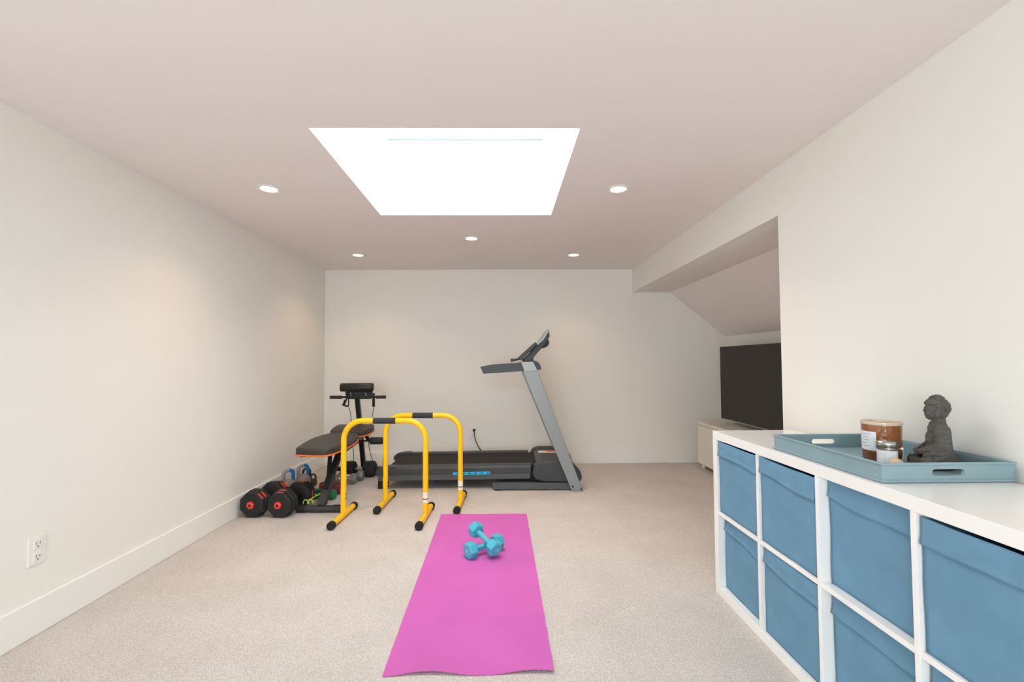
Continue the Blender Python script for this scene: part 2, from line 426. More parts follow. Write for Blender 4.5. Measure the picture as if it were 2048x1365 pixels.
for k in range(4): MB().box(KX+.002, KX1, ys[k][0], ys[k][1], .377, .393).build('shelf_board', 'white_laminate', kal, bevel=.001)
def fabric_bin(y0, y1, z0, xf, hgt, seed, lab, dx=0, rz=0, g='blue fabric bins in the white shelving unit'):
    """open fabric box; front face at xf"""
    y0 += .006+dx; y1 -= .006-dx*0
    yc = (y0+y1)/2; W = y1-y0; x1 = KX1-.008
    t = thing('fabric_bin', lab, 'storage bin', (xf, yc, z0), 0, g)
    n3 = lambda a, c, s: noise.noise(Vector((a*s, c*s, seed*3.7)))
    def front(u, v):   # u across (0 = far end), v up
        yy = y1-u*W
        bulge = .004*math.sin(PI*u)*math.sin(PI*v*.9)+.0025*n3(u, v, 3)
        tilt = .0015*math.sin(3*u+seed)*v
        return (xf-bulge-tilt, yy, z0+v*hgt+((.0035*n3(u, 9, 2.2)-.004*u)*v if v > .9 else 0))
    b = MB(); b.grid(25, 25, front)
    b.quad([(xf, y0, z0), (x1, y0, z0), (x1, y0, z0+hgt*.985), (xf, y0, z0+hgt*.985)])
    b.quad([(xf, y1, z0), (x1, y1, z0), (x1, y1, z0+hgt*.985), (xf, y1, z0+hgt*.985)])
    b.quad([(x1, y0, z0), (x1, y1, z0), (x1, y1, z0+hgt*.985), (x1, y0, z0+hgt*.985)])
    b.quad([(xf, y0, z0), (xf, y1, z0), (x1, y1, z0), (x1, y0, z0)])
    body = b.build('bin_body', 'fabric', t, smooth=50)
    sm = body.modifiers.new('thickness', 'SOLIDIFY'); sm.thickness = .003; sm.offset = 1 if 0 else -1
    ph = seed*1.9
    def hem(u, v):
        dep = .062+.013*u+.0045*math.sin(5.0*u+ph)+.0015*math.sin(9*u+2*ph)
        yy = y1-.003-u*(W-.006)
        z = z0+hgt+.0035*n3(u, 9, 2.2)-.004*u-(1-v)*dep+.001
        fx = front(u, .93)[0]-.0045-.0030*math.sin(PI*(1-v))*(1+.6*n3(u*2, v*1.3, 3))*min(1, u*8, (1-u)*8)-.0012*n3(u*1.2, v*3, 5)
        fx -= .0065*(1-v)**5
        return (fx, yy, z)
    h = MB().grid(41, 11, hem).build('folded_hem', 'fabric', t, smooth=60)
    sm = h.modifiers.new('thickness', 'SOLIDIFY'); sm.thickness = .0035; sm.offset = -1
    return t
colw = ['far end', 'second from the far end', 'third from the far end', 'nearest the camera']
rec = [[.014, .013, .036, .014], [.034, .020, .040, .028]]
hg = [[.3300, .3300, .3355, .3290], [.332, .332, .330, .332]]
for r, z0 in ((0, .3935), (1, .0385)):
    for k in range(4):
        rowname = 'upper' if r == 0 else 'lower'
        lab = 'blue fabric bin, %s row of white shelves, %s' % (rowname, ['far end by the alcove', 'second from the alcove end', 'third from the alcove end', 'closest to the camera'][k])
        fabric_bin(ys[k][0], ys[k][1], z0, KX+rec[r][k], hg[r][k], k+4*r+1, lab)

# ------------------------------------------------------------------ tray
def tray():
    x0, x1, y0, y1, z0, h = 1.049, 1.422, 1.266, 1.768, KH+.0005, .050
    t = thing('serving_tray', 'rectangular teal lacquered tray with cut-out handles on the white shelving unit', 'tray', ((x0+x1)/2, (y0+y1)/2, z0))
    MB().box(x0, x1, y0, y1, z0, z0+.007).build('tray_base', 'tray', t, bevel=.002)
    th = .009
    b = MB(); b.box(x0, x0+th, y0+th, y1-th, z0+.007, z0+h); b.box(x1-th, x1, y0+th, y1-th, z0+.007, z0+h); b.build('side_wall', 'tray', t, bevel=.0015, split=True)
    hw, hz0, hz1 = .046, z0+.019, z0+.037; xc = (x0+x1)/2
    for ya in (y0, y1-th):
        # end wall with stadium cut-out
        r = (hz1-hz0)/2; zc = (hz0+hz1)/2; inner = []; outer = []
        N = 8
        for k in range(N+1): a = -PI/2+PI*k/N; inner.append((xc+hw-r+r*math.cos(a), zc+r*math.sin(a)))
        for k in range(N+1): a = PI/2+PI*k/N; inner.append((xc-hw+r+r*math.cos(a), zc+r*math.sin(a)))
        n = len(inner)
        for p in inner:
            dx, dz = p[0]-xc, p[1]-zc
            outer.append(p)
        L, Rr, B, Tp = x0, x1, z0+.004, z0+h
        out = []
        for i, (px, pz) in enumerate(inner):
            if i <= N:
                f = i/N; out.append((Rr, B+(Tp-B)*f))
            else:
                f = (i-N-1)/N; out.append((L, Tp-(Tp-B)*f))
        b = MB()
        ri = [[(p[0], y, p[1]) for p in inner] for y in (ya, ya+th)]; ro = [[(p[0], y, p[1]) for p in out] for y in (ya, ya+th)]
        b.rings([ri[0], ro[0], ro[1], ri[1]], closed=True)
        b.build('end_wall', 'tray', t, smooth=30)
    b = MB()
    for zz, e in ((z0+h, .004), (z0+.003, .004)):
        e = .0045
        b.tube([(x0, y0, zz), (x1, y0, zz)], .0042, 10); b.tube([(x0, y1, zz), (x1, y1, zz)], .0042, 10)
        b.tube([(x0, y0-.003, zz), (x0, y1+.003, zz)], .0042, 10); b.tube([(x1, y0-.003, zz), (x1, y1+.003, zz)], .0042, 10)
    bmesh.ops.translate(b.bm, vec=(0, 0, .0015), verts=b.bm.verts)
    b.build('rim', 'tray', t, smooth=60)
tray()
TZ = KH+.0078

# ------------------------------------------------------------------ candles, ball, statue
def candle():
    x, y = 1.270, 1.530
    t = thing('candle', 'large brown glass candle with a white paper label, standing in the teal tray', 'candle', (x, y, TZ))
    r = .0545; H = .128
    b = MB(); b.lathe([(.001, 0), (r*.93, 0), (r*.95, .003), (r, .115), (r, H-.010), (r-.003, H-.010), (r-.003, H-.03), (.001, H-.03)], (x, y, TZ), 56)
    b.build('glass_body', 'amber', t, smooth=40)
    MB().lathe([(r-.0035, H-.0105), (r+.0006, H-.0100), (r+.002, H-.004), (r+.001, H), (r-.002, H), (r-.0035, H-.003)], (x, y, TZ), 56, closed=True).build('glass_rim', 'rim', t, smooth=60)
    MB().lathe([(.001, H-.0298), (r-.004, H-.0298), (r-.004, H-.022), (.001, H-.022)], (x, y, TZ), 40).build('wax', 'wax', t)
    b = MB()
    for a in (0, 2.1, 4.2): b.cyl((x+.02*math.cos(a), y+.02*math.sin(a), TZ+H-.022), (x+.02*math.cos(a), y+.02*math.sin(a), TZ+H-.012), .0012, 8)
    b.build('wick', 'ink', t, split=True)
    a0 = math.atan2(-y, -x)  # towards the camera
    def surf(a, z, e=.0006):
        rr = r*(.95+.05*min(z/.115, 1))+e
        return (x+rr*math.cos(a), y+rr*math.sin(a), TZ+z)
    # lower dark wax band of the glass
    MB().lathe([(r*.951+.0004, .003), (r*.957+.0004, .03), (r*.955, .03), (r*.95, .003)], (x, y, TZ), 56, closed=True).build('base_band', 'amber_in', t, smooth=60)
    lab = MB().grid(18, 6, lambda u, v: surf(a0-1.50+u*1.25 if 0 else a0-1.42+u*1.17, .034+v*.062, .0009)).build('paper_label', 'paper', t, smooth=60)
    b = MB()
    for k, (u0, u1) in enumerate(((.2, .75), (.3, .62), (.2, .7), (.2, .6), (.25, .7))):
        zz = .086-k*.010; b.grid(8, 2, lambda u, v: surf(a0-1.42+(u0+(u1-u0)*u)*1.17, zz+v*.0022, .0013))
    b.build('printed_lines', 'ink', lab)
    # round emblem
    b = MB(); aa = a0-.02; zc = .078
    pts = [surf(aa+.075*math.cos(q), zc+.0042*math.sin(q), .0010) for q in [2*PI*k/20 for k in range(20)]]
    b.tube(pts, .0004, 6, closed=True); b.ell(surf(aa, zc-.001, .0008), (.0012, .0012, .0015))
    b.build('emblem', 'rim', t)
candle()
def jar():
    x, y = 1.213, 1.441; r = .0285; H = .078
    t = thing('candle_jar', 'small clear glass jar of white wax with metal lid, before the brown candle', 'candle jar', (x, y, TZ))
    MB().lathe([(.001, .0), (r*.93, .0), (r, .004), (r, .052), (r*.93, .060), (r*.93, .064), (r*.9, .064), (r*.9, .06), (r-.002, .05), (r-.002, .005), (.001, .003)], (x, y, TZ), 40).build('glass_body', 'jarglass', t, smooth=50)
    MB().lathe([(.001, .0035), (r-.0022, .0055), (r-.0022, .050), (.001, .050)], (x, y, TZ), 40).build('wax', 'jarwax', t, smooth=40)
    prof = [(.001, .0625), (r*.98, .0625), (r, .064), (r, .067), (r*.97, .068), (r, .069), (r, .073), (r*.96, .075), (r*.9, H), (.001, H)]
    MB().lathe(prof, (x, y, TZ), 40).build('lid', 'steel', t, smooth=30)
    MB().lathe([(r*.93, .055), (r*1.03, .055), (r*1.03, .0585), (r*.93, .0585)], (x, y, TZ), 40, closed=True).build('neck_band', 'steel', t, smooth=40)
    d = Vector((y, -x, 0)).normalized()
    c = Vector((x, y, TZ))+d*(r+.003)
    b = MB(); b.tube(spline([c+Vector((0, 0, .057))-d*.002, c+d*.006+Vector((0, 0, .054)), c+d*.007+Vector((0, 0, .035)), c+d*.002+Vector((0, 0, .022))]), .0012, 8)
    b.build('wire_clasp', 'steel', t, smooth=60)
    MB().ell(c+d*.004+Vector((0, 0, .057)), (.004, .004, .004)).build('clasp_knob', 'jarwax', t, smooth=80)
jar()
tag(MB().ell((1.170, 1.358, TZ+.0200), (.0200, .0200, .0200), n=28, m=18).build('wooden_ball', 'wood', smooth=80, origin=(1.170, 1.358, TZ)), 'small pale wooden ball peeking over the tray rim beside the jar', 'ball')

def statue():
    # local frame: front = -Y
    b = MB()
    E = b.ell; K = b.cap
    # crossed legs
    for q in (-1, 1):
        K((q*.026, .020, .026), (q*.064, -.028, .019), .027, .0205)
        K((q*.064, -.028, .018), (q*.050, -.042, .015), .019, .0155)
    K((.058, -.038, .016), (-.018, -.060, .016), .0165, .0115)
    K((-.058, -.038, .014), (.020, -.055, .010), .0165, .0115)
    K((-.018, -.060, .020), (-.043, -.056, .022), .0105, .008)
    for k in range(4): E((-.050-.0008*k, -.060+.0045*k, .026), (.004, .0028, .0032))
    E((0, -.012, .010), (.068, .048, .012)); E((0, .014, .022), (.046, .034, .026))
    # torso: broad chest, straight back
    E((0, .006, .052), (.040, .034, .040)); E((0, .005, .090), (.041, .031, .038)); E((0, .006, .120), (.048, .026, .024)); E((0, .004, .136), (.030, .020, .014))
    # arms with sleeves
    for q in (-1, 1):
        K((q*.044, .010, .122), (q*.057, .010, .074), .0190, .0200)
        K((q*.057, .006, .072), (q*.022, -.036, .050), .0190, .0110)
        K((q*.055, .010, .064), (q*.060, .004, .034), .0190, .0165)
        K((q*.054, -.004, .054), (q*.040, -.028, .035), .014, .011)
        K((q*.030, -.032, .050), (q*.010, -.045, .048), .0085, .0075)
    # hands laid in the lap
    E((.004, -.046, .044), (.017, .010, .0055)); E((-.004, -.047, .051), (.016, .010, .0052))
    for q, z in ((1, .044), (-1, .0515)):
        for k in range(4): K((q*-.010, -.041-.0040*k, z), (q*-.026, -.040-.0038*k, z-.001), .0026, .0021, n=8)
        K((q*.004, -.042, z+.004), (q*-.002, -.040, z+.009), .0028, .0022, n=8)
    # neck and head
    b.cyl((0, .009, .132), (0, .007, .166), .0175, 20, .0155)
    HC = Vector((0, .002, .182)); HR = Vector((.0265, .0270, .0310))
    E(HC, HR, n=24, m=16); E((0, -.0075, .1690), (.0215, .0190, .0215), n=20, m=12); E((0, -.0165, .1570), (.0095, .0075, .0060)); E((0, .010, .172), (.0235, .0190, .022), n=20, m=12)
    # face
    b.tube([(0, -.0240, .1905), (0, -.0256, .1820), (0, -.0272, .1768)], 0, 8, rs=[.0020, .0026, .0030]); E((0, -.0265, .1752), (.0040, .0026, .0024))
    E((0, -.0245, .1672), (.0075, .0028, .0018)); E((0, -.0240, .1642), (.0060, .0028, .0018)); E((0, -.0232, .1660), (.008, .003, .004))
    for q in (-1, 1):
        E((q*.0095, -.0220, .1818), (.0060, .0030, .0025)); b.tube(spline([(q*.003, -.0252, .1865), (q*.010, -.0245, .1892), (q*.0180, -.0190, .1865)], 5), .0011, 6)
        E((q*.014, -.0160, .170), (.008, .008, .008))
        E((q*.0260, .004, .1745), (.0034, .0072, .0120)); E((q*.0258, .0015, .163), (.0030, .0044, .0072))
        b.tube(spline([(q*.0285, -.001, .180), (q*.029, .005, .1865), (q*.029, .0105, .180), (q*.0285, .007, .167), (q*.028, .0015, .161)], 5), .0015, 6)
    # hair: curls wrap the skull, then the top knot
    KC = Vector((0, .0045, .189)); KR = Vector((.0280, .0285, .0285)); UC = Vector((0, .005, .2120)); UR = Vector((.0165, .0165, .0125))
    E(KC, KR, n=24, m=16); E(UC, UR, n=20, m=12); E((0, .0125, .178), (.0250, .0195, .0215), n=20, m=12)
    for i in range(14):
        ph = .10+i*.175; n = max(5, int(2*PI*math.sin(ph)*.0285/.0068))
        for j in range(n):
            a = 2*PI*(j+.5*(i % 2))/n
            dx, dy, dz = math.sin(ph)*math.cos(a), math.sin(ph)*math.sin(a), math.cos(ph)
            p = Vector((KC.x+dx*KR.x*1.01, KC.y+dy*KR.y*1.01, KC.z+dz*KR.z))
            line = .196 if dy < -.35 else (.196-(dy+.35)/.55*.011 if dy < .2 else .160)
            if p.z < line: continue
            if (p-UC).length < .0135: continue
            E(p, (.0040, .0040, .0038), n=8, m=6)
    for i in range(6):
        ph = .12+i*.36; n = max(4, int(2*PI*math.sin(ph)*.0165/.0066))
        for j in range(n):
            a = 2*PI*(j+.5*(i % 2))/n
            E((math.sin(ph)*math.cos(a)*.0165, .005+math.sin(ph)*math.sin(a)*.0165, .2120+math.cos(ph)*.0125), (.0038, .0038, .0036), n=8, m=6)
    for v in b.bm.verts:
        if v.co.z < .0015: v.co.z = .0015
    o = b.build('buddha_statue', 'stone')
    rm = o.modifiers.new('fuse', 'REMESH'); rm.mode = 'VOXEL'; rm.voxel_size = .00105; rm.use_smooth_shade = True
    sm = o.modifiers.new('soften', 'SMOOTH'); sm.factor = .5; sm.iterations = 2
    # robe folds carved into the fused surface
    dg = bpy.context.evaluated_depsgraph_get(); me = bpy.data.meshes.new_from_object(o.evaluated_get(dg)); o.modifiers.clear(); o.data = me
    me.materials.clear(); me.materials.append(M['stone'])
    nrm = [v.normal.copy() for v in me.vertices]
    for v in me.vertices:
        c = v.co.copy(); n = nrm[v.index]; x = abs(c.x)
        if c.z > .150:                                  # snail curls in rows over the scalp
            ctr, rad = (UC, .0165) if c.z > .2105 and (c-UC).length < .0225 else (KC, .0285)
            d = (c-ctr).normalized(); hair_line = .1955 if d.y < -.35 else (.1955-(d.y+.35)/.55*.012 if d.y < .2 else .160)
            if c.z < hair_line or (ctr is KC and x > .024 and c.z < .190 and c.y < .014): continue
            cell = .0072; ph = math.acos(max(-1, min(1, d.z))); row = ph*rad/cell; ri = math.floor(row); cv = row-ri-.5
            nn = max(4, round(2*PI*math.sin((ri+.5)*cell/rad)*rad/cell)); au = (math.atan2(d.y, d.x)/(2*PI))*nn+.5*(ri % 2); cu = au-math.floor(au)-.5
            q = 1-(2*cu)**2-(2*cv)**2; v.co = c+n*(.0021*math.sqrt(q) if q > 0 else -.0004)
            continue
        if c.z < .004 or (c.y < -.032 and x < .034 and c.z > .030): continue
        m = max(0, min(1, (.146-c.z)/.015))
        if c.z > .062: ph = c.z*300+x*190+c.y*60+1.2*noise.noise(c*30)      # folds falling across chest and sleeves
        else: ph = c.z*250-c.y*130+x*110+1.2*noise.noise(c*30)
        v.co = c+n*(.0024*m*(.45-abs(math.sin(ph))**.5*.0-(1-abs(math.sin(ph)))**2))
    me.update()
    o.location = (1.346, 1.415, TZ-.0012)
    o.rotation_euler = (0, 0, math.atan2(.60, -.80)+PI/2)   # faces across the tray towards the far left
    o.scale = (.97, .97, .985)
    tag(o, 'dark grey stone statue of a seated figure with curled hair, in the teal tray', 'statue')
statue()

# ------------------------------------------------------------------ dip bars
def dip_bar():
    t = thing('dip_bar', '', 'exercise bar')
    W, H, R, r = .293, .693, .135, .0195
    pts = [(-W, 0, .05)]
    for k in range(13): a = PI-PI/2*k/12; pts.append((-W+R+R*math.cos(a), 0, H-R+R*math.sin(a)))
    for k in range(13): a = PI/2-PI/2*k/12; pts.append((W-R+R*math.cos(a), 0, H-R+R*math.sin(a)))
    pts.append((W, 0, .05))
    MB().tube(pts, r, 24).build('frame', 'yellow', t, smooth=60)
    MB().cyl((-.080, 0, H), (.080, 0, H), .0215, 28).build('grip', 'foam', t)
    for s in (-1, 1):
        f = MB().cyl((s*W, -.205, .030), (s*W, .205, .030), .0205, 24).build('foot_tube', 'yellow', t)
        for e in (-1, 1):
            b = MB(); pr = [(.0005, 0), (.0225, 0), (.027, .004), (.0275, .034), (.0255, .038), (.0005, .038)]
            pr = [(q, .190+z) for q, z in pr]
            b.lathe([(q, e*z) for q, z in pr], (s*W, 0, .0278), 24, axis='y'); b.build('end_cap', 'rubber', f, smooth=40)
        b = MB()
        for z in (.145, .175):
            b.ell((s*W+(.0195 if s < 0 else -.0195), -.002, z), (.004, .005, .005), n=10, m=8)
        b.build('adjustment_pin', 'rubber', t, smooth=60, split=True)
    st = MB(); st.lathe([(.0198, .118), (.0202, .118), (.0202, .192), (.0198, .192)], (W, 0, 0), 28, closed=True); s1 = st.build('sticker', 'sticker', t)
    MB().lathe([(.0203, .142), (.0205, .142), (.0205, .147), (.0203, .147)], (W, 0, 0), 28, closed=True).build('printed_line', 'black', s1)
    b = MB(); b.grid(5, 2, lambda u, v: (-W-.0200*math.cos(-.55+u*1.1), .0200*math.sin(-.55+u*1.1)-.004, .225+v*.14)); b.build('black_lettering_strip', 'black', t)
    b = MB(); b.grid(5, 2, lambda u, v: (-W-.0200*math.cos(-.55+u*1.1), .0200*math.sin(-.55+u*1.1)-.004, .150+v*.060)); b.build('side_sticker', 'sticker', t)
    return t
d0 = dip_bar(); d0.location = (-.837, 3.300, 0); d0.rotation_euler = (0, 0, -.035)
d0['label'] = 'yellow dip bar with a black grip, the one closer to the camera'; d0['group'] = 'pair of yellow dip bars'
d1 = dup(d0, (-.618, 3.610, 0), -.035, 'yellow dip bar with a black grip, the one standing against the treadmill side')

# ------------------------------------------------------------------ yoga mat
def yoga_mat():
    cs = [Vector((-.427, 1.662, 0)), Vector((.182, 1.664, 0)), Vector((.175, 3.374, 0)), Vector((-.446, 3.378, 0))]
    nu, nv = 49, 130; b = MB()
    def top(u, v):
        p = (cs[0]*(1-u)+cs[1]*u)*(1-v)+(cs[3]*(1-u)+cs[2]*u)*v
        lift = max(0, 1-v*9)**2
        w_ = .5-.5*math.cos(2*PI*(u*1.6+.05))
        z = .0052+lift*(.010*w_)+.0009*noise.noise(Vector((u*4, v*9, 1)))
        if v > .985: z += .0008*math.sin(9*u)
        e = .0016*noise.noise(Vector((v*30, 5, u > .5)))*(1 if u in (0, 1) else 0)
        return (p.x+e, p.y+lift*.012*w_+(.002*math.sin(11*u) if v in (0, 1) else 0), z)
    vt = [b._v([top(i/(nu-1), j/(nv-1)) for j in range(nv)]) for i in range(nu)]
    vb = [b._v([Vector(v.co)-Vector((0, 0, .0042)) for v in r]) for r in vt]
    for i in range(nu-1):
        for j in range(nv-1):
            b.bm.faces.new([vt[i][j], vt[i+1][j], vt[i+1][j+1], vt[i][j+1]]); b.bm.faces.new([vb[i][j], vb[i][j+1], vb[i+1][j+1], vb[i+1][j]])
    for i in range(nu-1):
        b.bm.faces.new([vt[i][0], vb[i][0], vb[i+1][0], vt[i+1][0]]); b.bm.faces.new([vt[i][-1], vt[i+1][-1], vb[i+1][-1], vb[i][-1]])
    for j in range(nv-1):
        b.bm.faces.new([vt[0][j], vt[0][j+1], vb[0][j+1], vb[0][j]]); b.bm.faces.new([vt[-1][j], vb[-1][j], vb[-1][j+1], vt[-1][j+1]])
    tag(b.build('yoga_mat', 'mat', smooth=50, origin=(-.13, 2.5, 0)), 'magenta pink yoga mat unrolled on the beige carpet', 'yoga mat')
yoga_mat()

# ------------------------------------------------------------------ small hex dumbbells
def hexdb(name, L, R, hl, hr, m, mh=None, n=6, txt=None, phase=None):
    """dumbbell along local X, centred at the origin"""
    t = thing(name, '', 'dumbbell')
    ph = (0 if n == 6 else PI/8) if phase is None else phase
    MB().cyl((-L/2+hl*.6, 0, 0), (L/2-hl*.6, 0, 0), hr, 20).build('handle', mh or m, t)
    for s in (-1, 1):
        b = MB(); rg = []
        for x, q in ((0, .80), (.12, .97), (.5, 1.0), (.88, .97), (1, .80)):
            X = s*(L/2-hl+hl*x)
            rg.append([(X, R*q*math.cos(2*PI*j/n+ph), R*q*math.sin(2*PI*j/n+ph)) for j in range(n)])
        b.rings(rg); h = b.build('weight_head', m, t, bevel=R*.10, seg=3)
        if txt:
            T = Matrix.Translation((s*(L/2+.0006), 0, 0)) @ Matrix.Rotation(s*PI/2, 4, 'Z') @ Matrix.Rotation(PI/2, 4, 'X')
            text_mesh(txt, R*.62, T, 'weight_number', 'white_print', h)
    return t
def aim(o, p0, p1, roll=0):
    """put the dumbbell's local X along p0->p1, centred between them"""
    p0, p1 = Vector(p0), Vector(p1); d = (p1-p0).normalized()
    side = Vector((0, 0, 1)).cross(d).normalized(); up = d.cross(side)
    m = Matrix((d, side, up)).transposed() @ Matrix.Rotation(roll, 3, 'X')
    o.location = (p0+p1)/2; o.rotation_euler = m.to_euler()
    return o
q = hexdb('hex_dumbbell', .245, .0475, .056, .0155, 'turq', txt='10')
zf = .0058+.0475*math.cos(PI/6)
aim(q, (-.184, 2.628, zf), (-.028, 2.752, zf)); q['label'] = 'turquoise dumbbell lying flat on the pink mat, beneath the other'; q['group'] = 'turquoise dumbbells on the mat'
q2 = dup(q, (0, 0, 0), 0, 'turquoise dumbbell resting tilted across the other one on the pink mat')
aim(q2, (-.044, 2.622, .0590), (-.165, 2.782, .112), roll=.3)

# ------------------------------------------------------------------ treadmill
def treadmill():
    t = thing('treadmill', 'grey and black folding treadmill along the back wall', 'treadmill', (-.2, 4.37, 0))
    NY, FY = 4.02, 4.72
    # deck rails
    def rail(y0, y1, sgn):
        prof = [(y0, .140), (y0, .192), (y0+.012, .208), (y0+.03, .214), (y1-.006, .214), (y1, .206), (y1, .140)]
        if sgn < 0: prof = [(y0+y1-a, z) for a, z in prof][::-1]
        r = MB().prism(prof, -1.03, .250, 'x').build('side_rail', 'tm_dark', t, bevel=.004)
        y2, y3 = (y0+.004, y0+.05) if sgn > 0 else (y1-.05, y1-.004)
        MB().box(-1.088, .243, y2, y3, .090, .141).build('lower_beam', 'tm_mid', r, bevel=.004)
        ce = [(-1.102, .142), (-1.104, .170), (-1.096, .188), (-1.065, .206), (-1.0, .2155), (-.93, .2165), (-.93, .138), (-1.06, .137)]
        MB().prism(ce, y0-.003, y1+.001, 'y').build('end_cap', 'tm_dark', r, bevel=.005)
        MB().cyl((.12, (y0+y1)/2, .2135), (.12, (y0+y1)/2, .2160), .006, 14).build('bolt', 'tm_belt', r)
        return r
    near = rail(NY, NY+.085, 1); rail(FY-.085, FY, -1)
    # decal
    d = MB(); d.prism([(-.435, .147), (-.425, .134), (-.113, .136), (-.104, .147), (-.114, .160), (-.425, .158)], NY-.0015, NY+.002, 'y')
    d = d.build('cyan_decal', 'cyan', near)
    b = MB()
    for k in range(6):
        xc = -.39+k*.053; b.prism([(xc-.013, .147), (xc, .142), (xc+.013, .148), (xc, .153)], NY-.0022, NY+.001, 'y')
    b.build('dark_mark', 'navy', d, split=True)
    # belt around deck
    prof = []
    for k in range(9): a = PI/2+PI*k/8; prof.append((-1.005+.028*math.cos(a), .168+.028*math.sin(a)))
    prof += [(.36, .140), (.36, .196)]
    MB().prism(prof, NY+.083, FY-.083, 'y').build('running_belt', 'tm_belt', t, smooth=30)
    MB().box(-.95, .60, NY+.06, FY-.06, .095, .139).build('deck_frame', 'black', t, bevel=.005)
    for y in (NY+.055, FY-.055):
        MB().box(-1.092, -1.010, y-.03, y+.03, 0, .098).build('rear_foot', 'rubber', t, bevel=.006)
    # motor hood
    hp = [(.262, .150), (.275, .205), (.305, .236), (.36, .247), (.56, .245), (.625, .218), (.672, .165), (.690, .115), (.680, .075), (.64, .062), (.36, .068), (.29, .088), (.268, .115)]
    hood = MB().prism([(.30, .10), (.30, .205), (.335, .232), (.58, .232), (.66, .165), (.675, .08), (.62, .065), (.32, .065)], NY+.045, FY-.045, 'y').build('motor_hood', 'tm_dark', t, bevel=.012, seg=3)
    for y0, y1 in ((NY-.028, NY+.062), (FY-.062, FY+.012)):
        MB().prism(hp, y0, y1, 'y').build('hood_side_cap', 'tm_mid' if 0 else 'tm_dark', hood, bevel=.016, seg=4)
    MB().prism([(.34, .2325), (.345, .2365), (.56, .2365), (.565, .2325)], FY-.28, FY-.20, 'y').build('hood_warning_label', 'sticker', hood)
    b = MB(); b.box(.42, .52, FY-.265, FY-.215, .2366, .2376); b.build('red_label_print', 'red', hood)
    # floor frame
    for y0, y1 in ((NY-.04, NY+.02), (FY-.02, FY+.04)):
        MB().prism([(-.085, .030), (-.085, .064), (.66, .064), (.66, .008), (-.055, .008)], y0, y1, 'y').build('floor_rail', 'tm_mid', t, bevel=.005)
        b = MB(); b.box(-.06, .0, y0+.005, y1-.005, 0, .009); b.box(.60, .66, y0+.005, y1-.005, 0, .009); b.build('rubber_pad', 'rubber', t, split=True)
    MB().box(.58, .64, NY+.02, FY-.02, .015, .055).build('cross_beam', 'tm_mid', t, bevel=.004)
    # uprights
    for (y0, y1) in ((NY-.075, NY-.041), (FY-.06, FY-.026)):
        up = MB().prism([(.180, 1.030), (.306, 1.030), (.690, .0), (.594, .0)], y0, y1, 'y').build('upright', 'tm_grey', t, bevel=.004)
        MB().prism([(.166, 1.104), (.270, 1.108), (.309, 1.032), (.196, 1.026)], y0-.004, y1+.004, 'y').build('bracket', 'tm_silver', up, bevel=.003)
        b = MB()
        for x, z in ((.602, .045), (.672, .020)): b.cyl((x, y0-.002, z), (x, y0+.004, z), .008, 14)
        b.build('bolt', 'black', up, split=True)
    # handrails
    for (y0, y1) in ((NY-.066, NY-.022), (FY-.07, FY-.026)):
        hr = MB().prism([(-.185, 1.068), (-.128, 1.074), (-.126, 1.080), (.20, 1.100), (.22, 1.03), (-.158, 1.006)], y0, y1, 'y').build('handrail', 'tm_dark', t, bevel=.008, seg=3)
    yc0, yc1 = 4.13, 4.53
    MB().prism([(.20, 1.118), (.300, 1.114), (.330, 1.090), (.347, 1.040), (.30, 1.036), (.22, 1.036)], NY-.035, FY-.04, 'y').build('cross_housing', 'tm_dark', t, bevel=.006)
    con = MB().prism([(.426, 1.385), (.434, 1.342), (.414, 1.300), (.352, 1.222), (.302, 1.166), (.283, 1.140), (.290, 1.112), (.20, 1.112), (.18, 1.122), (.255, 1.185), (.315, 1.262), (.372, 1.315)], yc0+.02, yc1-.02, 'y').build('console', 'tm_dark', t, bevel=.006)
    MB().prism([(.417, 1.406), (.430, 1.390), (.376, 1.303), (.318, 1.252), (.304, 1.264), (.360, 1.326)], yc0, yc1, 'y').build('console_face', 'tm_silver', con, bevel=.003, label='silver console face panel')
    MB().cyl((.383, yc0+.04, 1.282), (.383, yc1-.04, 1.282), .046, 28).build('rear_housing', 'black', con, bevel=.006)
    MB().prism([(.146, 1.147), (.300, 1.286), (.322, 1.262), (.168, 1.120)], yc0-.01, yc1+.01, 'y').build('reading_ledge', 'tm_dark', con, bevel=.006)
    b = MB(); b.cyl((.092, yc0, 1.122), (.092, yc1, 1.122), .017, 20); b.tube([(.092, yc0+.01, 1.122), (.13, yc0+.01, 1.128), (.19, yc0+.01, 1.150)], .011, 10)
    b.build('cross_grip', 'tm_dark', t, smooth=50)
    # power cord
    pts = [(-.322, 4.985, .365), (-.319, 4.965, .345), (-.309, 4.965, .281), (-.277, 4.965, .20), (-.223, 4.96, .135), (-.12, 4.94, .05), (.05, 4.92, .012), (.35, 4.90, .008), (.55, 4.84, .02), (.60, 4.755, .04)]
    cd = MB().tube(spline(pts, 8), .0045, 8).build('power_cord', 'black', t, smooth=70)
    MB().box(-.335, -.309, 4.975, 5.0008, .357, .384).build('plug', 'black', cd, bevel=.004)
treadmill()
def settle_treadmill():
    t = bpy.data.objects['treadmill']; t.rotation_euler = (0, 0, -.020); t.location = (-.193, 4.378, 0)
    sloped = ('side_rail', 'lower_beam', 'end_cap', 'cyan_decal', 'dark_mark', 'running_belt', 'deck_frame')
    todo = list(t.children)
    while todo:                                    # the deck slopes down a little towards its rear end
        o = todo.pop(); todo += list(o.children)
        if o.name.split('.')[0] in sloped or (o.parent.name.startswith('side_rail')):
            for v in o.data.vertices: v.co.z += .013*(v.co.x-.45)
        if o.name.startswith('rear_foot'):
            for v in o.data.vertices:
                if v.co.z > .05: v.co.z -= .016
settle_treadmill()

